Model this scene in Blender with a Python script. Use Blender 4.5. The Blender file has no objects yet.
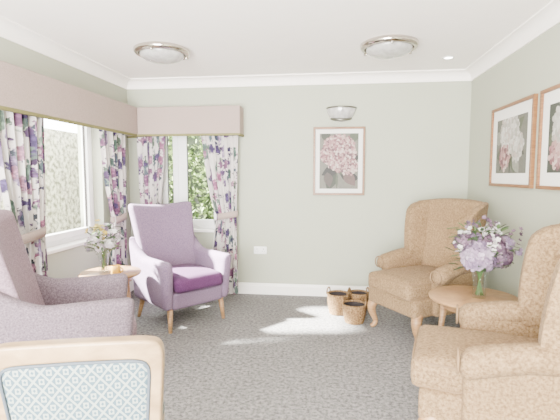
import bpy, bmesh, math, random
from mathutils import Vector, Matrix, Euler
random.seed(7)
SC=bpy.context.scene
COL=SC.collection
def s2l(c):
    return tuple(((v/255)/12.92 if v/255<=0.04045 else ((v/255+0.055)/1.055)**2.4) for v in c)
# ---------------------------------------------------------------- materials
def newmat(name):
    m=bpy.data.materials.new(name); m.use_nodes=True
    nt=m.node_tree; b=nt.nodes['Principled BSDF']
    return m,nt,b
def N(nt,t,**k):
    n=nt.nodes.new(t)
    for a,v in k.items():
        if a in n.inputs.keys(): n.inputs[a].default_value=v
        else: setattr(n,a,v)
    return n
def rampn(nt,stops,interp='LINEAR'):
    r=nt.nodes.new('ShaderNodeValToRGB'); cr=r.color_ramp; cr.interpolation=interp
    while len(cr.elements)<len(stops): cr.elements.new(0.5)
    for e,(p,c) in zip(cr.elements,stops):
        e.position=p; e.color=(c[0],c[1],c[2],1)
    return r
def flat(name,rgb,rough=0.6,metal=0,noise=0.04,scale=8,bump=0,bscale=200,sheen=0,coat=0,emit=0):
    m,nt,b=newmat(name); c=s2l(rgb)
    tc=N(nt,'ShaderNodeTexCoord')
    n=N(nt,'ShaderNodeTexNoise',Scale=scale,Detail=3.0)
    nt.links.new(tc.outputs['Object'],n.inputs['Vector'])
    lo=tuple(v*(1-noise) for v in c); hi=tuple(min(1,v*(1+noise)) for v in c)
    r=rampn(nt,[(0.3,lo),(0.7,hi)])
    nt.links.new(n.outputs['Fac'],r.inputs['Fac']); nt.links.new(r.outputs['Color'],b.inputs['Base Color'])
    b.inputs['Roughness'].default_value=rough; b.inputs['Metallic'].default_value=metal
    b.inputs['Sheen Weight'].default_value=sheen; b.inputs['Coat Weight'].default_value=coat
    if bump:
        n2=N(nt,'ShaderNodeTexNoise',Scale=bscale,Detail=2.0); nt.links.new(tc.outputs['Object'],n2.inputs['Vector'])
        bp=N(nt,'ShaderNodeBump',Strength=bump,Distance=0.004)
        nt.links.new(n2.outputs['Fac'],bp.inputs['Height']); nt.links.new(bp.outputs['Normal'],b.inputs['Normal'])
    if emit:
        b.inputs['Emission Color'].default_value=(1,.97,.92,1); b.inputs['Emission Strength'].default_value=emit
    return m
def fabric(name,lo,hi,scale=60,bump=0.5,sheen=0.3,big=0.12,stretch=(1,1,1),bd=0.003):
    m,nt,b=newmat(name); lo=s2l(lo); hi=s2l(hi)
    tc=N(nt,'ShaderNodeTexCoord'); mp=N(nt,'ShaderNodeMapping'); mp.inputs['Scale'].default_value=stretch
    nt.links.new(tc.outputs['Object'],mp.inputs['Vector'])
    n=N(nt,'ShaderNodeTexNoise',Scale=scale,Detail=4.0,Roughness=0.7)
    nt.links.new(mp.outputs['Vector'],n.inputs['Vector'])
    r=rampn(nt,[(0.36,lo),(0.64,hi)]); nt.links.new(n.outputs['Fac'],r.inputs['Fac'])
    n3=N(nt,'ShaderNodeTexNoise',Scale=5.0,Detail=3.0); nt.links.new(tc.outputs['Object'],n3.inputs['Vector'])
    r3=rampn(nt,[(0.3,(1-big,)*3),(0.7,(1,)*3)]); nt.links.new(n3.outputs['Fac'],r3.inputs['Fac'])
    mx=N(nt,'ShaderNodeMixRGB',blend_type='MULTIPLY'); mx.inputs[0].default_value=1
    nt.links.new(r.outputs['Color'],mx.inputs[1]); nt.links.new(r3.outputs['Color'],mx.inputs[2])
    nt.links.new(mx.outputs[0],b.inputs['Base Color'])
    b.inputs['Roughness'].default_value=0.85; b.inputs['Sheen Weight'].default_value=sheen
    b.inputs['Specular IOR Level'].default_value=0.2
    n2=N(nt,'ShaderNodeTexNoise',Scale=scale*2.5,Detail=3.0); nt.links.new(tc.outputs['Object'],n2.inputs['Vector'])
    bp=N(nt,'ShaderNodeBump',Strength=bump,Distance=bd)
    nt.links.new(n2.outputs['Fac'],bp.inputs['Height']); nt.links.new(bp.outputs['Normal'],b.inputs['Normal'])
    return m
def wood(name,lo,hi,axis=(1,1,8),rough=0.4):
    m,nt,b=newmat(name)
    tc=N(nt,'ShaderNodeTexCoord'); mp=N(nt,'ShaderNodeMapping'); mp.inputs['Scale'].default_value=axis
    nt.links.new(tc.outputs['Object'],mp.inputs['Vector'])
    n=N(nt,'ShaderNodeTexNoise',Scale=12.0,Detail=5.0,Distortion=0.6); nt.links.new(mp.outputs['Vector'],n.inputs['Vector'])
    r=rampn(nt,[(0.3,s2l(lo)),(0.7,s2l(hi))]); nt.links.new(n.outputs['Fac'],r.inputs['Fac'])
    nt.links.new(r.outputs['Color'],b.inputs['Base Color']); b.inputs['Roughness'].default_value=rough
    return m
def glassmat(name,lo=0.04,hi=0.5):
    m=bpy.data.materials.new(name); m.use_nodes=True; nt=m.node_tree; nt.nodes.clear()
    o=N(nt,'ShaderNodeOutputMaterial'); mx=N(nt,'ShaderNodeMixShader')
    t=N(nt,'ShaderNodeBsdfTransparent'); t.inputs[0].default_value=(.96,.98,.97,1)
    g=N(nt,'ShaderNodeBsdfGlossy',Roughness=0.03)
    lw=N(nt,'ShaderNodeLayerWeight',Blend=0.3)
    r=rampn(nt,[(0.0,(lo,)*3),(0.6,(lo*2,)*3),(1,(hi,)*3)])
    nt.links.new(lw.outputs['Facing'],r.inputs[0])
    nt.links.new(r.outputs[0],mx.inputs[0]); nt.links.new(t.outputs[0],mx.inputs[1]); nt.links.new(g.outputs[0],mx.inputs[2])
    nt.links.new(mx.outputs[0],o.inputs[0]); return m
def floral(name):
    m,nt,b=newmat(name)
    uv=N(nt,'ShaderNodeTexCoord')
    nz=N(nt,'ShaderNodeTexNoise',Scale=12.0,Detail=2.0); nt.links.new(uv.outputs['UV'],nz.inputs['Vector'])
    ad=N(nt,'ShaderNodeMixRGB',blend_type='LINEAR_LIGHT'); ad.inputs[0].default_value=0.03
    nt.links.new(uv.outputs['UV'],ad.inputs[1]); nt.links.new(nz.outputs['Color'],ad.inputs[2])
    base=(0.55,0.51,0.49)
    def layer(scale,off,th,cols,prev,dens,st=(1,1,1),rz=0):
        mp=N(nt,'ShaderNodeMapping'); mp.inputs['Location'].default_value=(off,off*1.7,0); mp.inputs['Scale'].default_value=st; mp.inputs['Rotation'].default_value=(0,0,rz)
        nt.links.new(ad.outputs[0],mp.inputs['Vector'])
        v=N(nt,'ShaderNodeTexVoronoi',Scale=scale); nt.links.new(mp.outputs['Vector'],v.inputs['Vector'])
        n=N(nt,'ShaderNodeTexNoise',Scale=scale*5,Detail=3.0); nt.links.new(mp.outputs['Vector'],n.inputs['Vector'])
        s=N(nt,'ShaderNodeMath',operation='MULTIPLY_ADD'); nt.links.new(n.outputs['Fac'],s.inputs[0]); s.inputs[1].default_value=0.7
        nt.links.new(v.outputs['Distance'],s.inputs[2])
        lt=rampn(nt,[(0,(1,1,1)),(th,(1,1,1)),(th+0.08,(0,0,0))]); nt.links.new(s.outputs[0],lt.inputs['Fac'])
        sep=N(nt,'ShaderNodeSeparateColor'); nt.links.new(v.outputs['Color'],sep.inputs[0])
        cr=rampn(nt,[(i/len(cols),s2l(c)) for i,c in enumerate(cols)],'CONSTANT'); nt.links.new(sep.outputs[0],cr.inputs['Fac'])
        v2=N(nt,'ShaderNodeTexVoronoi',Scale=scale*4.5); nt.links.new(mp.outputs['Vector'],v2.inputs['Vector'])
        sh=rampn(nt,[(0.1,(1.6,1.5,1.5)),(0.55,(0.5,0.45,0.54))]); nt.links.new(v2.outputs['Distance'],sh.inputs['Fac'])
        mu=N(nt,'ShaderNodeMixRGB',blend_type='MULTIPLY'); mu.inputs[0].default_value=0.85
        nt.links.new(cr.outputs[0],mu.inputs[1]); nt.links.new(sh.outputs[0],mu.inputs[2])
        g=N(nt,'ShaderNodeMath',operation='LESS_THAN'); nt.links.new(sep.outputs[1],g.inputs[0]); g.inputs[1].default_value=dens
        f=N(nt,'ShaderNodeMath',operation='MULTIPLY'); nt.links.new(g.outputs[0],f.inputs[0]); nt.links.new(lt.outputs[0],f.inputs[1])
        mx=N(nt,'ShaderNodeMixRGB'); nt.links.new(f.outputs[0],mx.inputs[0])
        if isinstance(prev,tuple): mx.inputs[1].default_value=(*prev,1)
        else: nt.links.new(prev,mx.inputs[1])
        nt.links.new(mu.outputs[0],mx.inputs[2]); return mx.outputs[0]
    c=layer(10,3.1,0.68,[(92,118,104),(126,112,138),(104,128,110),(84,104,106)],base,0.9,(1,.4,1),0.6)
    c=layer(14,8.3,0.62,[(66,94,82),(82,104,84),(70,84,96)],c,0.65,(1,.35,1),-0.7)
    c=layer(8,0.4,0.76,[(86,62,100),(150,96,124),(68,54,92),(122,82,112),(156,116,134)],c,0.72)
    c=layer(15,5.4,0.58,[(50,46,74),(64,42,72),(54,64,72)],c,0.38)
    nt.links.new(c,b.inputs['Base Color']); b.inputs['Roughness'].default_value=0.8
    return m
def lattice(name):
    m,nt,b=newmat(name)
    tc=N(nt,'ShaderNodeTexCoord'); sp=N(nt,'ShaderNodeSeparateXYZ'); nt.links.new(tc.outputs['Object'],sp.inputs[0])
    K=22
    def M(op,a,bv=None,c=None):
        n=N(nt,'ShaderNodeMath',operation=op)
        for i,x in enumerate((a,bv,c)):
            if x is None: continue
            if isinstance(x,(int,float)): n.inputs[i].default_value=x
            else: nt.links.new(x,n.inputs[i])
        return n.outputs[0]
    y,z=sp.outputs['Y'],sp.outputs['Z']
    zz=M('MULTIPLY',z,0.8)
    a=M('ABSOLUTE',M('SUBTRACT',M('FRACT',M('MULTIPLY',M('ADD',y,zz),K)),0.5))
    c=M('ABSOLUTE',M('SUBTRACT',M('FRACT',M('MULTIPLY',M('SUBTRACT',y,zz),K)),0.5))
    mx=M('MAXIMUM',a,c)
    line=M('GREATER_THAN',mx,0.41)
    ring=M('MULTIPLY',M('GREATER_THAN',mx,0.10),M('LESS_THAN',M('ADD',a,c),0.34))
    f=M('MAXIMUM',line,ring)
    r=rampn(nt,[(0,s2l((58,80,90))),(1,s2l((130,138,130)))]); nt.links.new(f,r.inputs['Fac'])
    nt.links.new(r.outputs[0],b.inputs['Base Color']); b.inputs['Roughness'].default_value=0.75
    return m

M_WALL=flat('sage_paint',(164,167,150),0.75,noise=0.02,scale=2,bump=0.05,bscale=300)
M_CEIL=flat('ceiling_paint',(250,244,239),0.8,noise=0.01)
M_WHITE=flat('white_gloss_trim',(236,233,228),0.35,noise=0.01)
M_UPVC=flat('white_upvc',(234,234,233),0.3,noise=0.01)
M_CARPET=fabric('grey_carpet',(78,76,76),(140,137,135),scale=42,bump=0.9,sheen=0.05,big=0.10,bd=0.007)
M_BEIGE=fabric('beige_chenille',(102,80,54),(150,124,92),scale=75,bump=0.8,sheen=0.03,big=0.14)
M_LILAC=fabric('lilac_fabric',(96,78,100),(126,106,128),scale=120,bump=0.4,sheen=0.06,big=0.06)
M_PURPLE=fabric('purple_seat_fabric',(66,34,68),(88,50,88),scale=120,bump=0.4,sheen=0.06,big=0.06)
M_MAUVE=fabric('mauve_tweed',(108,88,98),(146,124,134),scale=110,bump=0.5,sheen=0.06,big=0.05)
M_GREYF=fabric('mauve_grey_fabric',(80,68,76),(118,104,112),scale=110,bump=0.5,sheen=0.06,big=0.05)
M_PELMET=fabric('pelmet_fabric',(146,129,122),(162,145,137),scale=150,bump=0.3,sheen=0.05,big=0.03)
M_LIME=flat('lime_trim',(104,100,56),0.7)
M_OAK=wood('light_oak',(128,94,60),(164,128,88))
M_BEECH=wood('pale_beech',(130,106,76),(160,134,100),axis=(2,1,2),rough=0.35)
M_FRAME=wood('oak_frame',(100,64,34),(134,92,54))
M_CHROME=flat('polished_chrome',(190,182,174),0.10,metal=1,noise=0)
M_NICKEL=flat('satin_metal',(120,120,110),0.3,metal=1,noise=0)
M_FROST=flat('frosted_glass_shade',(172,170,168),0.2,noise=0.2,scale=22,coat=0.8)
M_GLASS=glassmat('window_glass',0.02,0.3); M_VASE=glassmat('vase_glass',0.05,0.6)
M_FLORAL=floral('floral_curtain'); M_LATT=lattice('blue_lattice_damask')
M_WICKER=fabric('wicker',(92,68,42),(150,120,84),scale=70,bump=0.5,sheen=0)
M_DARK=flat('dark_cloth',(44,38,38),0.9)
M_STEM=flat('stem_green',(70,98,46),0.6,noise=0.2)
M_PIPE=flat('grey_piping',(64,72,80),0.7)
M_SEAM=flat('beige_piping',(118,94,66),0.8)
# ---------------------------------------------------------------- mesh helpers
def link(ob,parent=None):
    COL.objects.link(ob)
    if parent is not None: ob.parent=parent
    return ob
def empty(name,loc=(0,0,0),rz=0,sc=1):
    e=bpy.data.objects.new(name,None); e.location=loc; e.rotation_euler=(0,0,rz); e.empty_display_size=0.1; e.scale=(sc,sc,sc)
    COL.objects.link(e); return e
def mesh(name,verts,faces,mats,parent=None,smooth=False,midx=None,loc=(0,0,0),rot=(0,0,0),uvs=None):
    me=bpy.data.meshes.new(name); me.from_pydata([tuple(v) for v in verts],[],faces)
    if not isinstance(mats,(list,tuple)): mats=[mats]
    for m in mats: me.materials.append(m)
    if midx: me.polygons.foreach_set('material_index',midx)
    if uvs:
        l=me.uv_layers.new(name='UVMap')
        for lp in me.loops: l.data[lp.index].uv=uvs[lp.vertex_index]
    bm=bmesh.new(); bm.from_mesh(me)
    if not uvs: bmesh.ops.recalc_face_normals(bm,faces=bm.faces)
    bm.to_mesh(me); bm.free()
    if smooth: me.polygons.foreach_set('use_smooth',[True]*len(me.polygons))
    ob=bpy.data.objects.new(name,me); ob.location=loc; ob.rotation_euler=rot
    return link(ob,parent)
def bevel(ob,w,seg=3):
    m=ob.modifiers.new('bevel','BEVEL'); m.width=w; m.segments=seg; m.limit_method='ANGLE'; m.angle_limit=math.radians(40)
    ob.data.polygons.foreach_set('use_smooth',[True]*len(ob.data.polygons)); 
    w2=ob.modifiers.new('wn','WEIGHTED_NORMAL'); w2.keep_sharp=False
    return ob
def box(name,lo,hi,mat,parent=None,bev=0):
    x0,y0,z0=lo;x1,y1,z1=hi
    v=[(x,y,z) for x in(x0,x1) for y in(y0,y1) for z in(z0,z1)]
    f=[(0,1,3,2),(4,6,7,5),(0,4,5,1),(2,3,7,6),(0,2,6,4),(1,5,7,3)]
    o=mesh(name,v,f,mat,parent)
    if bev: bevel(o,bev)
    return o
def boxes(name,lst,mat,parent=None,bev=0):
    V=[];F=[]
    for lo,hi in lst:
        b=len(V);x0,y0,z0=lo;x1,y1,z1=hi
        V+=[(x,y,z) for x in(x0,x1) for y in(y0,y1) for z in(z0,z1)]
        F+=[tuple(i+b for i in q) for q in [(0,1,3,2),(4,6,7,5),(0,4,5,1),(2,3,7,6),(0,2,6,4),(1,5,7,3)]]
    o=mesh(name,V,F,mat,parent)
    if bev: bevel(o,bev)
    return o
def pillow(name,size,loc,r,mat,parent=None,crown=0,deform=None,n=14,rot=(0,0,0)):
    bm=bmesh.new(); bmesh.ops.create_cube(bm,size=2)
    bmesh.ops.subdivide_edges(bm,edges=bm.edges[:],cuts=n,use_grid_fill=True)
    h=[s/2 for s in size]; r=min(r,*[a*0.999 for a in h])
    for v in bm.verts:
        q=[math.sin(c*math.pi/2)*0.5+0.5*c for c in v.co]
        p=[q[i]*h[i] for i in range(3)]
        inn=[max(-(h[i]-r),min(h[i]-r,p[i])) for i in range(3)]
        d=Vector(p)-Vector(inn)
        if d.length>1e-9:
            mxc=max(abs(x) for x in d); d=d.normalized()*mxc if mxc<r*0.999 else d.normalized()*r
        w=Vector(inn)+d
        x,y,z=w
        if crown:
            z+= (1 if z>0 else 0)*crown*(1-q[0]**2)*(1-q[1]**2)
        if deform: x,y,z=deform(x,y,z,q[0],q[1],q[2])
        v.co=(x,y,z)
    me=bpy.data.meshes.new(name); bm.to_mesh(me); bm.free(); me.materials.append(mat)
    me.polygons.foreach_set('use_smooth',[True]*len(me.polygons))
    ob=bpy.data.objects.new(name,me); ob.location=loc; ob.rotation_euler=rot
    return link(ob,parent)
def lathe(name,prof,mats,parent=None,loc=(0,0,0),seg=48,midx=None,rot=(0,0,0),rmod=None,ang=2*math.pi):
    V=[];F=[];MI=[]
    full=abs(ang-2*math.pi)<1e-6; cols=seg if full else seg+1
    for i,(r,z) in enumerate(prof):
        for j in range(cols):
            a=ang*j/seg; rr=r+(rmod(i,a) if rmod else 0)
            V.append((rr*math.cos(a),rr*math.sin(a),z))
    for i in range(len(prof)-1):
        for j in range(seg):
            k=(j+1)%cols
            F.append((i*cols+j,i*cols+k,(i+1)*cols+k,(i+1)*cols+j)); MI.append(midx[i] if midx else 0)
    return mesh(name,V,F,mats,parent,True,MI,loc,rot)
def tube(name,pts,rad,mat,parent=None,seg=12,closed=False):
    P=[Vector(p) for p in pts]; n=len(P)
    if isinstance(rad,(int,float)): rad=[rad]*n
    V=[];F=[]; up=None
    for i,p in enumerate(P):
        t=(P[(i+1)%n if closed else min(i+1,n-1)]-P[(i-1) if (closed or i>0) else 0]).normalized()
        if up is None:
            up=Vector((0,0,1)) if abs(t.z)<0.9 else Vector((1,0,0))
        u=(up-t*up.dot(t)).normalized(); up=u; w=t.cross(u)
        for j in range(seg):
            a=2*math.pi*j/seg; V.append(p+(u*math.cos(a)+w*math.sin(a))*rad[i])
    m=n if closed else n-1
    for i in range(m):
        for j in range(seg):
            k=(j+1)%seg; i2=(i+1)%n
            F.append((i*seg+j,i*seg+k,i2*seg+k,i2*seg+j))
    if not closed:
        F.append(tuple(range(seg))); F.append(tuple((n-1)*seg+j for j in range(seg)))
    return mesh(name,V,F,mat,parent,True)
def catmull(pts,sub=6,closed=False):
    P=[Vector(p) for p in pts]; n=len(P); out=[]
    for i in range(n if closed else n-1):
        g=lambda k:P[k%n] if closed else P[max(0,min(n-1,k))]
        a,b,c,d=g(i-1),g(i),g(i+1),g(i+2)
        for s in range(sub):
            t=s/sub
            out.append(0.5*((2*b)+(c-a)*t+(2*a-5*b+4*c-d)*t*t+(3*b-a-3*c+d)*t**3))
    if not closed: out.append(P[-1])
    return out
def tapleg(name,top,bot,r0,r1,mat,parent):
    t=Vector(top);b=Vector(bot)
    return tube(name,[t,t.lerp(b,.5),b],[r0,(r0+r1)/2,r1],mat,parent,16)
# ---------------------------------------------------------------- room
XL,XR,YB,ZC=-2.29,1.43,4.60,2.40
YF=-1.6; T=0.25
WZ0,WZ1=0.72,2.02
LW=(2.68,4.02)   # left window y range
BW=(-1.98,-1.22) # back window x range
box('floor',(XL-T,YF,-0.1),(XR+T,YB+T,0),M_CARPET)
box('ceiling',(XL-T,YF,ZC),(XR+T,YB+T,ZC+0.1),M_CEIL)
box('wall_right',(XR,YF,0),(XR+T,YB+T,ZC),M_WALL)
boxes('wall_left',[((XL-T,YF,0),(XL,LW[0],ZC)),((XL-T,LW[1],0),(XL,YB+T,ZC)),((XL-T,LW[0],0),(XL,LW[1],WZ0)),((XL-T,LW[0],WZ1),(XL,LW[1],ZC))],M_WALL)
boxes('wall_back',[((XL,YB,0),(BW[0],YB+T,ZC)),((BW[1],YB,0),(XR,YB+T,ZC)),((BW[0],YB,0),(BW[1],YB+T,WZ0)),((BW[0],YB,WZ1),(BW[1],YB+T,ZC))],M_WALL)
box('fill_blocker_wall',(0.25,YF-0.2,0),(XR+T,YF,ZC),M_WALL)  # unseen part-wall added behind the camera to cut frontal fill on the right
def cove_profile(c=0.10,n=7):
    pts=[(0,0),(0,-c),(0.012,-c)]
    for i in range(n+1):
        a=math.pi/2*i/n
        pts.append((0.012+(c-0.024)*(1-math.cos(a)), -c+0.012+(c-0.024)*math.sin(a)))
    pts+=[(c,-0.012),(c,0)]
    return pts
def cove(name,p0,p1,nrm):
    pr=cove_profile(); V=[];F=[];n=len(pr)
    for p in(p0,p1):
        for d,z in pr: V.append((p[0]+nrm[0]*d,p[1]+nrm[1]*d,ZC+z))
    for i in range(n): F.append((i,(i+1)%n,n+(i+1)%n,n+i))
    F+= [tuple(range(n)),tuple(range(n,2*n))]
    mesh(name,V,F,M_CEIL)
cove('trim_left',(XL,YF),(XL,YB),(1,0)); cove('trim_back',(XL,YB),(XR,YB),(0,-1)); cove('trim_right',(XR,YF),(XR,YB),(-1,0))
def skirting(name,p0,p1,nrm):
    pr=[(0,0),(0.018,0),(0.018,0.095),(0.012,0.108),(0.010,0.12),(0,0.125)];V=[];F=[];n=len(pr)
    for p in(p0,p1):
        for d,z in pr: V.append((p[0]+nrm[0]*d,p[1]+nrm[1]*d,z))
    for i in range(n): F.append((i,(i+1)%n,n+(i+1)%n,n+i))
    F+= [tuple(range(n)),tuple(range(n,2*n))]
    mesh(name,V,F,M_WHITE)
skirting('baseboard_left',(XL,YF),(XL,YB),(1,0)); skirting('baseboard_back',(XL,YB),(XR,YB),(0,-1)); skirting('baseboard_right',(XR,YF),(XR,YB),(-1,0))
def window(name,u0,u1,place,mull):
    e=empty(name)
    def B(nm,ua,ub,da,db,za,zb,mat,bev=0.004):
        a=place(ua,da,za); b=place(ub,db,zb)
        lo=tuple(min(x,y) for x,y in zip(a,b)); hi=tuple(max(x,y) for x,y in zip(a,b))
        return box(nm,lo,hi,mat,e,bev)
    d0,d1=0.10,0.17; w=0.055
    B('frame_bottom',u0,u1,d0,d1,WZ0,WZ0+w,M_UPVC); B('frame_top',u0,u1,d0,d1,WZ1-w,WZ1,M_UPVC)
    B('frame_a',u0,u0+w,d0,d1,WZ0,WZ1,M_UPVC); B('frame_b',u1-w,u1,d0,d1,WZ0,WZ1,M_UPVC)
    cells=[u0+w]+sum([[m-0.03,m+0.03] for m in mull],[])+[u1-w]
    for m in mull: B('mullion',m-0.03,m+0.03,d0,d1,WZ0,WZ1,M_UPVC)
    for i in range(0,len(cells),2):
        a,b=cells[i],cells[i+1]; s=0.05; e0,e1=0.085,0.15; za,zb=WZ0+w-0.01,WZ1-w+0.01
        B('sash_l',a-0.01,a+s,e0,e1,za,zb,M_UPVC); B('sash_r',b-s,b+0.01,e0,e1,za,zb,M_UPVC)
        B('sash_bot',a,b,e0,e1,za,za+s+0.01,M_UPVC); B('sash_top',a,b,e0,e1,zb-s-0.01,zb,M_UPVC)
        # black glazing gasket
        g=0.006
        B('gasket_l',a+s,a+s+g,0.11,0.13,za+s+0.01,zb-s-0.01,M_DARK,0); B('gasket_r',b-s-g,b-s,0.11,0.13,za+s+0.01,zb-s-0.01,M_DARK,0)
        B('glass',a+s-0.01,b-s+0.01,0.118,0.122,za+s,zb-s,M_GLASS,0)
        B('handle',a+s-0.035,a+s-0.015,0.06,0.085,1.15,1.27,M_UPVC)
    B('sill',u0-0.03,u1+0.03,-0.03,0.10,WZ0-0.025,WZ0+0.004,M_WHITE,0.006)
    return e
window('window_1',LW[0],LW[1],lambda u,d,z:(XL-d,u,z),[3.06])
window('window_2',BW[0],BW[1],lambda u,d,z:(u,YB+d,z),[-1.72])
def pelmet(name,p0,p1,dirn,out,z0=1.77,z1=2.07,dep=0.20):
    e=empty(name)
    x0,y0=p0;x1,y1=p1
    fx0,fy0=x0+out[0]*dep,y0+out[1]*dep; fx1,fy1=x1+out[0]*dep,y1+out[1]*dep
    def bb(nm,a,b,za,zb,m,bv=0.008):
        lo=(min(a[0],b[0]),min(a[1],b[1]),za);hi=(max(a[0],b[0]),max(a[1],b[1]),zb); box(nm,lo,hi,m,e,bv)
    t=0.025; q=0.003
    bb('front',(fx0,fy0),(fx1-out[0]*t,fy1-out[1]*t),z0,z1,M_PELMET)
    bb('end_a',(x0,y0),(fx0-out[0]*(t-q)+dirn[0]*t,fy0-out[1]*(t-q)+dirn[1]*t),z0,z1,M_PELMET)
    bb('end_b',(x1-dirn[0]*t,y1-dirn[1]*t),(fx1-out[0]*(t-q),fy1-out[1]*(t-q)),z0,z1,M_PELMET)
    bb('top',(x0+dirn[0]*t,y0+dirn[1]*t),(fx1-dirn[0]*t-out[0]*t,fy1-dirn[1]*t-out[1]*t),z1-t-q,z1-q,M_PELMET,0)
    o=0.004
    bb('trim_front',(fx0+out[0]*o-dirn[0]*o,fy0+out[1]*o-dirn[1]*o),(fx1-out[0]*(t+o)+dirn[0]*o,fy1-out[1]*(t+o)+dirn[1]*o),z0-0.012,z0+0.012,M_LIME,0.003)
    bb('trim_end_a',(x0-dirn[0]*o,y0-dirn[1]*o),(fx0+dirn[0]*t-out[0]*t,fy0+dirn[1]*t-out[1]*t),z0-0.011,z0+0.011,M_LIME,0.003)
    bb('trim_end_b',(x1-dirn[0]*t,y1-dirn[1]*t),(fx1+dirn[0]*o-out[0]*t,fy1+dirn[1]*o-out[1]*t),z0-0.011,z0+0.011,M_LIME,0.003)
pelmet('pelmet',(XL,2.46),(XL,YB-0.0),(0,1),(1,0))
pelmet('pelmet',(XL+0.205,YB),(-0.95,YB),(1,0),(0,-1))
def curtain(name,place,a0,a1,tie,zt=0.90,ztop=1.90,zb=0.02,npl=6,d=0.11,width=0.24,amp=0.028,kp=0.55):
    e=empty(name); V=[];F=[];U=[]
    NU=npl*12;NV=60
    for j in range(NV+1):
        z=ztop+(zb-ztop)*j/NV
        if z>zt:
            t=(z-zt)/(ztop-zt); k=t**kp
        else:
            t=(zt-z)/(zt-zb); k=0.55*(t**0.6)
        lo=(tie-width/2)*(1-k)+a0*k; hi=(tie+width/2)*(1-k)+a1*k
        g=abs(hi-lo)/abs(a1-a0)
        for i in range(NU+1):
            u=i/NU
            am=amp*(0.75+0.25*math.sin(u*17+1))*(1.15 if g<0.8 else 1)
            dd=d+am*math.sin(u*npl*2*math.pi+0.6*math.sin(z*3+u*5))
            along=lo+(hi-lo)*u+0.012*math.sin(u*npl*4*math.pi)
            V.append(place(along,-dd,z)); U.append((u*0.75+a0,z))
    for j in range(NV):
        for i in range(NU):
            p=j*(NU+1)+i; F.append((p,p+1,p+NU+2,p+NU+1))
    mesh('drape',V,F,M_FLORAL,e,True,uvs=U)
    pts=[];n=28
    for i in range(n):
        a=2*math.pi*i/n; pts.append((tie+(width/2+0.02)*math.cos(a), d+0.052*math.sin(a)))
    V=[];F=[]
    for i,(u,dd) in enumerate(pts):
        s=0.02*math.cos(2*math.pi*i/n)
        V.append(place(u,-dd,zt-0.035+s)); V.append(place(u,-dd,zt+0.035+s))
    for i in range(n):
        k=(i+1)%n; F.append((2*i,2*k,2*k+1,2*i+1))
    o=mesh('tieback',V,F,M_PELMET,e,True); sm=o.modifiers.new('s','SOLIDIFY'); sm.thickness=0.006
PL=lambda u,d,z:(XL-d,u,z); PB=lambda u,d,z:(u,YB+d,z)
curtain('curtain',PL,2.50,3.04,2.80,npl=7,width=0.32,kp=0.7)
curtain('curtain',PL,3.80,4.34,4.12,npl=6)
curtain('curtain',PB,-2.14,-1.80,-2.00,npl=5,width=0.18)
curtain('curtain',PB,-1.42,-0.99,-1.12,npl=6,width=0.2)
# ---------------------------------------------------------------- ceiling & wall lights
def ceiling_light(x,y,R=0.23):
    e=empty('ceiling_light',(x,y,ZC))
    prof=[(0.0001,0),(R*0.9,0),(R*1.0,-0.012),(R*1.0,-0.03),(R*0.97,-0.045),(R*0.86,-0.055),(R*0.84,-0.045)]
    lathe('chrome_ring',prof,M_CHROME,e)
    n=12; d=[]
    for i in range(n+1):
        a=math.pi/2*i/n; d.append((max(0.0001,R*0.80*math.cos(a)),-0.045-0.07*math.sin(a)))
    lathe('glass_dome',d,M_FROST,e)
    for k in range(3):
        a=2*math.pi*k/3+0.5
        pillow('clip',(0.03,0.018,0.02),(R*0.9*math.cos(a),R*0.9*math.sin(a),-0.055),0.006,M_CHROME,e,n=4,rot=(0,0,a))
ceiling_light(-1.42,3.50); ceiling_light(0.46,3.56)
e=empty('recessed_downlight',(1.05,4.05,ZC))
lathe('bezel',[(0.055,0.0),(0.055,-0.006),(0.038,-0.008),(0.036,-0.002)],M_WHITE,e)
lathe('lamp',[(0.037,-0.003),(0.0001,-0.003)],flat('lamp_lens',(255,250,240),0.3,emit=30),e)
def wall_light(x,z):
    e=empty('wall_light',(x,YB,z)); R=0.155
    prof=[]
    n=12
    for i in range(n+1):
        a=math.pi/2*i/n; prof.append((max(0.001,R*math.sin(a)),-0.14*math.cos(a)+0.06))
    o=lathe('glass_bowl',prof,M_FROST,e,seg=32,ang=math.pi,rot=(0,0,math.pi))
    o.data.transform(Matrix.Scale(0.85,4,(0,1,0)))
    pts=[(R*math.cos(a),-R*0.85*math.sin(a),0.062) for a in [math.pi*i/24 for i in range(25)]]
    tube('rim',pts,0.008,M_NICKEL,e)
    pts=[(0.105*math.cos(math.pi*i/16)*1.0,-0.082*math.sin(math.pi*i/16)-0.005,-0.045-0.02*math.sin(math.pi*i/16)) for i in range(17)]
    tube('cradle',pts,0.012,M_NICKEL,e)
    pillow('back_plate',(0.16,0.014,0.12),(0,-0.007,0.0),0.006,M_NICKEL,e,n=4)
wall_light(0.11,1.985)
e=empty('power_socket',(-0.77,YB,0.50))
pillow('plate',(0.146,0.012,0.086),(0,-0.006,0),0.005,M_UPVC,e,n=4)
for sx in(-0.036,0.036):
    boxes('pins',[((sx-0.003,-0.0135,0.008),(sx+0.003,-0.0115,0.02)),((sx-0.014,-0.0135,-0.012),(sx-0.008,-0.0115,-0.006)),((sx+0.008,-0.0135,-0.012),(sx+0.014,-0.0115,-0.006))],M_DARK,e)
    pillow('switch',(0.012,0.006,0.018),(sx+0.0,-0.013,0.032),0.002,M_UPVC,e,n=2)
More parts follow.
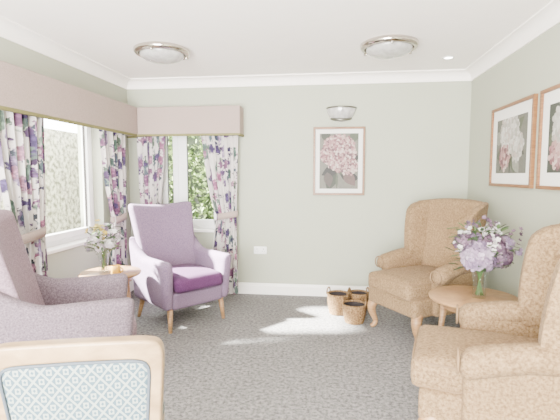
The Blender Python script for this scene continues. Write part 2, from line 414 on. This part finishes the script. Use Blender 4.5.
# ---------------------------------------------------------------- pictures
PETMATS={}
def cm(rgb,k=1.0):
    key=(rgb,k)
    if key not in PETMATS: PETMATS[key]=flat('tint_%d_%d_%d'%rgb,tuple(v*k for v in rgb),0.6,noise=0.12,scale=30)
    return PETMATS[key]
def art(parent,w,h,bg,clusters,leaves,seed):
    rnd=random.Random(seed)
    cols=[bg]; V=[(-w/2,0,-h/2),(w/2,0,-h/2),(w/2,0,h/2),(-w/2,0,h/2)];F=[(0,1,2,3)];MI=[0]
    lay=[0.0002]
    def ci(c):
        if c not in cols: cols.append(c)
        return cols.index(c)
    def poly(pts,c):
        b=len(V); y=-lay[0]; lay[0]+=0.000004
        for (x,z) in pts: V.append((max(-w/2,min(w/2,x)),y,max(-h/2,min(h/2,z))))
        F.append(tuple(range(b,b+len(pts)))); MI.append(ci(c))
    for (x,z,l,wd,a,c) in leaves:
        n=7;p=[]
        for i in range(n+1):
            t=i/n; p.append((t*l,wd*math.sin(math.pi*t**0.8)))
        for i in range(n-1,0,-1):
            t=i/n; p.append((t*l,-wd*math.sin(math.pi*t**0.8)))
        ca,sa=math.cos(a),math.sin(a)
        poly([(x*w+(px*ca-pz*sa)*w,z*h+(px*sa+pz*ca)*w) for px,pz in p],c)
    for (cx,cz,R,cnt,ps,pal) in clusters:
        pts=[]
        for i in range(cnt):
            r=R*math.sqrt((cnt-i)/cnt)*rnd.uniform(.85,1.05); a=i*2.39996
            pts.append((cx+r*math.cos(a),cz+r*math.sin(a)*w/h))
        for (x,z) in pts:
            a0=rnd.uniform(0,6.28); c=rnd.choice(pal)
            for k in range(4):
                a=a0+k*math.pi/2; p=[]
                cc=c if k%2 else rnd.choice(pal)
                for q in range(9):
                    b=2*math.pi*q/9
                    lx=ps*(0.55+0.5*math.cos(b)); lz=ps*0.42*math.sin(b)
                    p.append((x*w+(lx*math.cos(a)-lz*math.sin(a))*w,z*h+(lx*math.sin(a)+lz*math.cos(a))*w))
                poly(p,cc)
    return mesh('print',V,F,[cm(c,0.78) for c in cols],parent,False,MI)
def picture(name,loc,rz,w,h,mat_w,bg,clusters,leaves,seed):
    e=empty(name,loc,rz)
    f=0.024;d=0.028
    bars=[((-w/2,-d,-h/2),(w/2,0,-h/2+f)),((-w/2,-d,h/2-f),(w/2,0,h/2)),((-w/2,-d,-h/2+f),(-w/2+f,0,h/2-f)),((w/2-f,-d,-h/2+f),(w/2,0,h/2-f))]
    for i,b in enumerate(bars): box('frame_bar_%d'%i,b[0],b[1],M_FRAME,e,0.002)
    box('mount_board',(-w/2+f,-0.012,-h/2+f),(w/2-f,-0.002,h/2-f),flat('mount_card',(222,220,214),0.6,noise=0.01),e)
    a=art(e,w-2*f-2*mat_w,h-2*f-2*mat_w,bg,clusters,leaves,seed); a.location=(0,-0.0125,0)
    return e
G1,G2,G3=(52,60,44),(80,90,68),(36,38,34)
pk=[(206,172,166),(176,124,128),(222,200,190),(142,92,98),(188,146,142),(112,72,82)]
picture('framed_hydrangea_print',(0.09,YB,1.4875),0,0.55,0.73,0.045,(120,118,106),
 [(0.0,0.17,0.42,150,0.09,pk),(-0.32,0.10,0.15,34,0.07,pk),(0.24,-0.08,0.22,50,0.075,pk),(0.0,0.0,0.26,60,0.075,pk)],
 [(0.0,-.15,.5,.14,-.5,G1),(0.1,-.1,.5,.15,-1.1,G2),(-.1,-.15,.6,.16,-1.9,G1),(0,-.1,.5,.14,3.6,G3),(.2,.1,.35,.13,-.2,G3),(.05,-.25,.5,.14,-.2,G3),(-.05,-.2,.5,.03,-1.57,G2),(.15,-.2,.45,.14,-.9,(110,84,80)),(-.3,-.2,.4,.12,-1.4,(84,70,66)),(-.3,.35,.4,.12,1.8,G1),(.3,.35,.4,.12,1.0,G2)],3)
wt=[(216,212,204),(196,192,184),(228,224,218),(176,174,164),(200,184,176)]
picture('framed_blossom_print',(XR,3.555,1.575),-math.pi/2,0.78,0.66,0.085,(112,112,102),
 [(-0.12,0.22,0.2,44,0.09,wt),(0.2,-.02,0.17,34,0.08,wt),(-.2,-.2,.14,24,.08,pk),(.1,.3,.12,20,.08,wt)],
 [(0,0,.45,.10,-1.2,G2),(.1,.1,.4,.1,-.6,G1),(-.1,0,.45,.1,-2.2,G1),(.1,.2,.35,.08,.6,G2),(-.1,.2,.35,.08,2.4,G2),(0,-.1,.4,.02,-1.6,G1),(.1,-.2,.3,.1,-.9,(150,152,140)),(-.3,.1,.3,.1,2.8,(150,152,140)),(-.2,-.1,.3,.1,3.4,G2)],5)
picture('framed_blossom_print',(XR,2.69,1.575),-math.pi/2,0.78,0.66,0.085,(60,68,58),
 [(-0.15,0.15,0.24,60,0.09,wt),(0.2,-.15,0.2,44,0.08,pk),(-.3,-.25,.12,20,.08,pk)],
 [(0,0,.45,.12,-1.2,G2),(.1,.1,.4,.1,-.6,G1),(-.1,0,.45,.12,-2.2,G2),(.1,.2,.35,.1,.6,G2),(-.2,0,.35,.1,3.2,G2)],9)
# ---------------------------------------------------------------- lilac tall armchair (local facing +X)
def lilac_chair(x,y,ang,m_body,m_arm,m_seat,sc=1):
    e=empty('high_back_armchair',(x,y,0),ang,sc)
    pillow('seat_base',(0.60,0.52,0.15),(0.0,0,0.265),0.03,m_body,e)
    pillow('seat_cushion',(0.58,0.48,0.13),(0.06,0,0.40),0.045,m_seat,e,crown=0.02)
    def dback(px,py,pz,u,v,w):
        t=(w+1)/2
        py*= 0.94+0.20*t**1.5
        pz+= (0.03*v*v-0.01)*max(0,w)
        zz=0.70+pz
        px+= 0.055*(v*v) * (1-0.35*t)
        px-= 0.24*max(0,zz-0.40)
        return px,py,pz
    pillow('back_rest',(0.13,0.58,0.74),(-0.24,0,0.69),0.05,m_body,e,deform=dback,n=20)
    for s in(-1,1):
        def darm(px,py,pz,u,v,w,s=s):
            t=(1-u)/2
            top=0.16*max(0,(t-0.55)/0.45)**1.6
            if w>0: pz+=top*w
            py+= s*0.012*w
            px+= 0.02*w if u>0 else -0.04*max(0,w)
            return px,py,pz
        pillow('arm_left' if s>0 else 'arm_right',(0.64,0.095,0.42),(0.0,s*0.295,0.405),0.045,m_arm,e,deform=darm,n=18)
    for sx,sy in((1,1),(1,-1),(-1,1),(-1,-1)):
        tapleg('leg_%d%d'%(sx>0,sy>0),(sx*0.25,sy*0.26,0.21),(sx*0.275+(-.05 if sx<0 else 0),sy*0.275,0.0),0.026,0.015,M_OAK,e)
    return e
lilac_chair(-1.37,3.72,math.atan2(-0.64,0.77),M_LILAC,M_LILAC,M_PURPLE)
lilac_chair(-1.57,2.34,math.atan2(0.50,0.87),M_MAUVE,M_GREYF,M_MAUVE,1.05)
# ---------------------------------------------------------------- wing armchair
def wing_chair(x,y,ang):
    e=empty('wingback_armchair',(x,y,0),ang)
    R=0.15
    pillow('seat_rail',(0.72,0.57,0.15),(0.07,0,0.31),0.03,M_BEIGE,e)
    pillow('seat_cushion',(0.70,0.51,0.15),(0.12,0,0.44),0.045,M_BEIGE,e,crown=0.025)
    # piping round the front of the cushion
    for zz in(0.385,0.495):
        tube('cushion_piping',catmull([(0.10,-0.25,zz),(0.38,-0.247,zz),(0.447,-0.235,zz),(0.462,-0.19,zz),(0.466,0,zz),(0.462,0.19,zz),(0.447,0.235,zz),(0.38,0.247,zz),(0.10,0.25,zz)],5),0.0055,M_SEAM,e,8)
    def dback(px,py,pz,u,v,w):
        t=(w+1)/2
        py*= 0.95+0.10*t
        pz+= 0.018*(1-v*v)*max(0,w)
        px+= 0.02*v*v
        px-= R*max(0,0.77+pz-0.42)
        return px,py,pz
    pillow('back_rest',(0.14,0.54,0.70),(-0.22,0,0.765),0.05,M_BEIGE,e,deform=dback,n=18)
    for s in(-1,1):
        nm='left' if s>0 else 'right'
        pillow('arm_panel_'+nm,(0.54,0.08,0.36),(-0.02,s*0.29,0.42),0.03,M_BEIGE,e)
        def droll(px,py,pz,u,v,w,s=s):
            pz+= -0.03*u + 0.012*math.cos(u*3)
            py+= s*0.02*u
            f=1+0.12*max(0,u)
            return px,py*f,pz*f
        pillow('arm_roll_'+nm,(0.56,0.125,0.12),(-0.01,s*0.305,0.60),0.057,M_BEIGE,e,deform=droll,n=14)
        # scroll facing with piping on arm front
        cy=s*0.325; cz=0.562
        pts=[(0.272,cy+0.052*math.cos(a),cz+0.050*math.sin(a)) for a in [math.radians(-70)+math.radians(320)*i/24 for i in range(25)]]
        tube('arm_scroll_'+nm,pts,0.0055,M_SEAM,e,8)
        def dwing(px,py,pz,u,v,w,s=s):
            t=(w+1)/2
            fr=0.12+0.03*math.sin(t*math.pi*0.9)-0.10*max(0,(t-0.80)/0.20)**2
            back=-0.13
            px=back+(fr-back)*(u+1)/2*1.0
            if w>0.5 : pz-=0.02*max(0,(u+1)/2)*(w-0.5)/0.5
            py+= s*(0.055*t*(u+1)/2+0.015*u)
            px-= R*max(0,0.84+pz-0.42)
            return px,py,pz
        pillow('wing_'+nm,(0.30,0.08,0.57),(-0.12,s*0.27,0.835),0.036,M_BEIGE,e,deform=dwing,n=18)
        pts=catmull([(0.36,s*0.245,0.26),(0.395,s*0.265,0.21),(0.39,s*0.262,0.14),(0.365,s*0.25,0.07),(0.375,s*0.255,0.03),(0.40,s*0.27,0.014)],5)
        rr=[0.042,0.040,0.030,0.021,0.022,0.014]
        rad=[p[0] for p in catmull([(r,0,0) for r in rr],5)]
        tube('front_leg_'+nm,pts,rad,M_OAK,e,14)
        tube('rear_leg_'+nm,[(-0.26,s*0.24,0.25),(-0.29,s*0.24,0.12),(-0.34,s*0.245,0.0)],[0.026,0.022,0.017],M_OAK,e,10)
    return e
wing_chair(0.85,3.68,math.atan2(-0.55,-0.83))
wing_chair(0.89,2.02,math.atan2(0.27,-0.96))
# ---------------------------------------------------------------- show-wood chair bottom left
def frame_chair(x,y,ang):
    e=empty('upholstered_dining_chair',(x,y,0),ang)
    n=48
    def outl(w0,w1,z0,z1,p):
        out=[]
        for i in range(n):
            a=2*math.pi*i/n; c,s=math.cos(a),math.sin(a)
            cx=(abs(c)**(2/p))*(1 if c>0 else -1); cz=(abs(s)**(2/p))*(1 if s>0 else -1)
            t=(cz+1)/2
            out.append((cx*(w0+(w1-w0)*t), z0+(z1-z0)*t+0.010*(1-cx*cx)*max(0,cz)))
        return out
    O=outl(0.215,0.25,0.38,0.86,11); I=outl(0.178,0.208,0.43,0.80,11)
    def bow(yy,zz): return -0.23+0.30*yy*yy-0.16*(zz-0.4)
    th=0.05
    V=[];F=[]
    for ring,dx in((O,-th/2),(I,-th/2),(I,th/2),(O,th/2)):
        for (yy,zz) in ring: V.append((bow(yy,zz)+dx,yy,zz))
    for k in range(4):
        k2=(k+1)%4
        for i in range(n):
            j=(i+1)%n; F.append((k*n+i,k*n+j,k2*n+j,k2*n+i))
    bevel(mesh('back_frame',V,F,M_BEECH,e),0.010)
    def dpan(px,py,pz,u,v,w):
        zz=0.615+pz
        return px+bow(py*(1+0.07*w),zz)+0.0,py*(1+0.075*w),pz
    pillow('back_pad',(0.045,0.388,0.385),(0,0,0.612),0.012,M_LATT,e,deform=dpan,n=20)
    P2=outl(0.178,0.208,0.432,0.798,11)
    for dx in(-0.024,0.024):
        tube('piping',[(bow(yy,zz)+dx,yy,zz) for yy,zz in P2],0.005,M_PIPE,e,8,closed=True)
    pillow('seat_pad',(0.38,0.38,0.08),(-0.04,0,0.42),0.035,M_LATT,e,crown=0.02)
    pillow('seat_rail',(0.38,0.37,0.06),(-0.04,0,0.36),0.01,M_BEECH,e)
    for s in(-1,1):
        tapleg('front_leg',(0.12,s*0.16,0.38),(0.13,s*0.165,0.0),0.023,0.015,M_BEECH,e)
        tapleg('rear_leg',(-0.215,s*0.20,0.42),(-0.27,s*0.205,0.0),0.023,0.016,M_BEECH,e)
    return e
frame_chair(-0.80,1.38,math.radians(90+15))
# ---------------------------------------------------------------- tables
def round_table(x,y,R,H,rz=0.4):
    e=empty('round_side_table',(x,y,0),rz)
    lathe('top',[(0.0001,H-0.026),(R-0.012,H-0.026),(R-0.002,H-0.018),(R,H-0.008),(R-0.006,H),(0.0001,H)],M_OAK,e,seg=64)
    lathe('apron',[(R*0.70,H-0.075),(R*0.70,H-0.026),(R*0.66,H-0.026),(R*0.66,H-0.075),(R*0.70,H-0.075)],M_OAK,e,seg=48)
    for k in range(4):
        a=math.pi/4+k*math.pi/2
        tapleg('leg_%d'%k,(R*0.66*math.cos(a),R*0.66*math.sin(a),H-0.026),(R*0.82*math.cos(a),R*0.82*math.sin(a),0),0.022,0.014,M_OAK,e)
    return e
TLX,TLY,TLR,TLH=-1.78,3.20,0.24,0.55
TRX,TRY,TRR,TRH=0.94,2.82,0.28,0.55
round_table(TLX,TLY,TLR,TLH); round_table(TRX,TRY,TRR,TRH,0.2)
# ---------------------------------------------------------------- bouquets
def frame_of(nv):
    nv=nv.normalized(); u=nv.orthogonal().normalized(); return nv,u,nv.cross(u)
class MB:
    def __init__(s): s.V=[];s.F=[];s.MI=[];s.m=[]
    def mi(s,m):
        if m not in s.m: s.m.append(m)
        return s.m.index(m)
    def petal(s,c,d,nv,l,w,m,cup=0.2):
        side=d.cross(nv).normalized(); b=len(s.V)
        pr=[(0,.1,0),(.35,.8,.3),(.7,1,.7),(1,.45,1)]
        for t,ww,h in pr:
            p=c+d*l*t+nv*l*cup*h
            s.V+= [p-side*w*ww/2+nv*l*0.06, p, p+side*w*ww/2+nv*l*0.06]
        for i in range(3):
            for j in range(2): s.F.append((b+i*3+j,b+i*3+j+1,b+i*3+j+4,b+i*3+j+3)); s.MI.append(s.mi(m))
    def floret(s,c,nv,r,np,m,rnd,cup=0.2,wf=0.9):
        nv,u,w=frame_of(nv); a0=rnd.uniform(0,6.28)
        for k in range(np):
            a=a0+2*math.pi*k/np; s.petal(c,(u*math.cos(a)+w*math.sin(a)),nv,r,r*wf*(4/np)**0.7,m,cup)
    def build(s,name,parent): return mesh(name,s.V,s.F,s.m,parent,True,s.MI)
def head(mb,c,R,n,r,mats,rnd,np=4):
    for i in range(n):
        z=1-2*(i+0.5)/n; 
        if z<-0.6: continue
        rr=math.sqrt(1-z*z); a=i*2.39996
        nv=Vector((rr*math.cos(a),rr*math.sin(a),z))
        mb.floret(c+nv*R*rnd.uniform(.88,1.05),nv+Vector((rnd.uniform(-.2,.2),)*3),r,np,rnd.choice(mats),rnd)
def bouquet(name,loc,vh,vr,heads,sprays,seed,nleaf,spread,top):
    e=empty(name,loc); rnd=random.Random(seed)
    lathe('glass_vase',[(0.0001,0.004),(vr*0.75,0.004),(vr*0.78,vh*0.1),(vr*0.72,vh*0.5),(vr*0.95,vh*0.92),(vr*1.05,vh),(vr*1.02,vh),(vr*0.92,vh*0.92),(vr*0.69,vh*0.5),(vr*0.74,vh*0.12),(0.0001,0.012)],M_VASE,e,seg=40)
    mb=MB(); tips=[]
    K=0.80
    for (x,y,z,R,n,r,cols) in heads:
        head(mb,Vector((x,y,z)),R,n,r,[cm(c,K) for c in cols],rnd); tips.append((x,y,z))
    for (x,y,z,cols,r,cnt,np) in sprays:
        for i in range(cnt):
            p=Vector((x,y,z))+Vector((rnd.gauss(0,.025),rnd.gauss(0,.025),rnd.gauss(0,.025)))
            mb.floret(p,Vector((rnd.uniform(-.7,.7),rnd.uniform(-1,.3),rnd.uniform(0,1))),r,np,cm(rnd.choice(cols),K),rnd,0.35)
        tips.append((x,y,z))
    mb.build('blooms',e)
    lf=MB(); gl=[cm((56,78,42)),cm((76,100,54)),cm((40,60,34))]
    for i in range(nleaf):
        a=rnd.uniform(0,6.28); h=rnd.uniform(vh*0.95,top)
        q=Vector((math.cos(a)*spread*rnd.uniform(.1,.8),math.sin(a)*spread*rnd.uniform(.1,.8),h))
        d=Vector((math.cos(a+rnd.uniform(-.6,.6)),math.sin(a+rnd.uniform(-.6,.6)),rnd.uniform(-.3,.9))).normalized()
        nv=(Vector((0,0,1))-d*d.z); nv.normalize()
        lf.petal(q,d,nv,rnd.uniform(.04,.075),rnd.uniform(.018,.03),rnd.choice(gl),-0.1)
    lf.build('leaves',e)
    for i,(x,y,z) in enumerate(tips):
        b=(rnd.uniform(-.4,.4)*vr,rnd.uniform(-.4,.4)*vr,0.02)
        pts=catmull([b,(x*0.12-b[0]*.5,y*0.12-b[1]*.5,vh*0.95),(x,y,z-0.005)],5)
        tube('stem_%d'%i,pts,0.0028,M_STEM,e,6)
    return e
lil=[(146,120,148),(166,142,168),(122,98,128),(180,160,180)]
dpl=[(88,60,80),(112,82,104),(72,50,70),(132,104,122)]
wht=[(236,232,226),(214,210,204),(214,198,206)]
bouquet('vase_of_hydrangeas',(TRX+0.02,TRY-0.03,TRH),0.20,0.055,
 [(-0.04,-0.08,0.275,0.095,140,0.028,lil),(0.10,-0.03,0.27,0.07,90,0.024,dpl),(-.02,.06,.35,.06,80,.024,lil),(0.06,-0.05,0.36,0.06,80,0.022,dpl),(-.11,.0,.36,.05,60,.022,dpl),(.15,.02,.35,.05,60,.02,lil)],
 [(-.15,-.03,.33,wht,.018,8,5),(-.10,0,.42,wht,.018,9,5),(.0,-.03,.44,wht,.018,10,5),(.12,-.02,.42,wht,.018,8,5),(.20,0,.32,dpl+lil,.018,10,5),(.06,.02,.47,dpl,.016,10,5),(.19,.0,.42,dpl,.014,8,5),(-.05,-.02,.48,dpl,.014,10,5),(.03,-.12,.37,wht,.018,8,5)],11,170,0.21,0.46)
yel=[(206,178,70),(216,196,110)]
bouquet('vase_of_mixed_flowers',(TLX-0.04,TLY-0.03,TLH),0.17,0.05,
 [(0.07,-.02,.24,.034,40,.018,wht),(-.05,-.03,.27,.034,36,.018,wht),(0,-.05,.21,.03,36,.018,wht)],
 [(-.09,0,.33,wht+yel,.024,9,6),(-.03,0,.38,yel,.024,9,6),(.04,0,.35,lil,.02,9,5),(.10,.02,.30,wht,.022,9,6),(-.11,-.02,.25,lil+wht,.02,8,5),(.02,-.04,.29,yel+wht,.024,9,6)],21,110,0.13,0.38)
e=empty('yellow_mug',(TLX+0.10,TLY-0.10,TLH))
lathe('cup',[(0.0001,0.003),(0.03,0.001),(0.037,0.008),(0.038,0.075),(0.036,0.077),(0.034,0.075),(0.033,0.01),(0.0001,0.008)],flat('yellow_glaze',(180,136,50),0.3),e,seg=32)
tube('handle',[(0.036+0.024*math.sin(math.pi*i/10),0,0.065-0.045*i/10) for i in range(11)],0.005,flat('yellow_glaze_handle',(180,136,50),0.3),e,8)
# ---------------------------------------------------------------- baskets
def basket(x,y,R,H,rz):
    e=empty('wicker_basket',(x,y,0),rz)
    rows=18; prof=[(R*0.80*0.01,0.004),(R*0.84,0.002)]
    for i in range(rows+1):
        t=i/rows; prof.append((R*(0.84+0.22*math.sin(t*math.pi*0.6)),0.004+H*t))
    lathe('woven_body',prof,M_WICKER,e,seg=96,rmod=lambda i,a:(0.0035*(1 if i%2 else -1)*math.sin(a*20) if 2<=i else 0))
    rt=prof[-1][0]
    tube('rim',[(rt*math.cos(a),rt*math.sin(a),H+0.004+0.002*math.sin(a*30)) for a in [2*math.pi*i/60 for i in range(60)]],0.008,M_WICKER,e,8,closed=True)
    lathe('lining',[(rt*0.93,H-0.005),(rt*0.9,H*0.6),(0.0001,H*0.55)],M_DARK,e)
    for s in(-1,1):
        tube('handle_%d'%(s>0),[(0.045*math.cos(math.pi*i/14),s*rt*0.98,H+0.055*math.sin(math.pi*i/14)) for i in range(15)],0.007,M_WICKER,e,8)
basket(0.23,3.80,0.10,0.165,1.4); basket(0.09,4.03,0.10,0.19,1.2); basket(0.29,4.12,0.09,0.18,1.8)
# ---------------------------------------------------------------- exterior
box('outdoor_ground',(-14,-6,-0.25),(XL-T-0.01,16,-0.15),flat('paving',(170,166,158),0.9,noise=0.2,scale=2))
box('outdoor_lawn',(XL-T,YB+T+0.01,-0.25),(10,16,-0.15),flat('lawn',(110,130,80),0.9,noise=0.3,scale=6))
def hedge(name,lo,hi,n,seed,pal):
    rnd=random.Random(seed); mb=MB(); ms=[cm(c) for c in pal]
    e=empty(name)
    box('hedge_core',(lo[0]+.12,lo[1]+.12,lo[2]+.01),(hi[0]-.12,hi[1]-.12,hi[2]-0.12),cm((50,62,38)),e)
    for i in range(n):
        p=Vector((rnd.uniform(lo[0],hi[0]),lo[1]+rnd.uniform(0,.14),rnd.uniform(lo[2]+.1,hi[2])))
        d=Vector((rnd.uniform(-1,1),rnd.uniform(-1,1),rnd.uniform(-.3,1))).normalized(); nv=d.orthogonal().normalized()
        mb.petal(p,d,nv,rnd.uniform(.06,.1),rnd.uniform(.035,.055),rnd.choice(ms),0.1)
    mb.build('hedge_leaves',e)
hedge('garden_hedge',(-3.85,6.6,-0.14),(1.2,7.4,2.1),7500,5,[(110,134,70),(136,158,92),(86,108,58),(160,176,120)])
m,nt,b=newmat('pebbledash'); tc=N(nt,'ShaderNodeTexCoord'); n=N(nt,'ShaderNodeTexNoise',Scale=16.0,Detail=5.0); nt.links.new(tc.outputs['Object'],n.inputs['Vector'])
r=rampn(nt,[(0.38,s2l((90,86,70))),(0.6,s2l((180,174,156)))]); nt.links.new(n.outputs['Fac'],r.inputs['Fac']); nt.links.new(r.outputs[0],b.inputs['Base Color'])
box('garden_wall',(-4.2,1.0,-0.14),(-4.0,14.0,2.0),m)
# ---------------------------------------------------------------- lights
sun=bpy.data.lights.new('sun','SUN'); sun.energy=230; sun.angle=math.radians(3.5); sun.color=(1,.96,.90)
so=bpy.data.objects.new('sun',sun); COL.objects.link(so)
el=math.radians(36); d=Vector((0.987*math.cos(el),0.16*math.cos(el),-math.sin(el)))
so.rotation_euler=d.to_track_quat('-Z','Y').to_euler(); so.location=(-4,2,5)
al=bpy.data.lights.new('rear_fill_light','AREA'); al.shape='RECTANGLE'; al.size=2.4; al.size_y=1.8; al.energy=1050; al.color=(1,.975,.95)  # added fill lamp behind the camera, lifts room and ceiling brightness
ao=bpy.data.objects.new('rear_fill_light',al); COL.objects.link(ao); ao.location=(-0.95,-1.5,1.1); ao.rotation_euler=(math.radians(118),0,0)
W=bpy.data.worlds.new('World'); SC.world=W; W.use_nodes=True
bg=W.node_tree.nodes['Background']; bg.inputs[0].default_value=(0.99,0.985,0.98,1); bg.inputs[1].default_value=23
# ---------------------------------------------------------------- camera
cam=bpy.data.cameras.new('camera'); cam.lens=27; cam.sensor_width=36; cam.clip_start=0.05
co=bpy.data.objects.new('camera',cam); COL.objects.link(co)
co.location=(0,0,1.34); co.rotation_euler=(math.radians(90-4.76),0,math.radians(6.8))
SC.camera=co
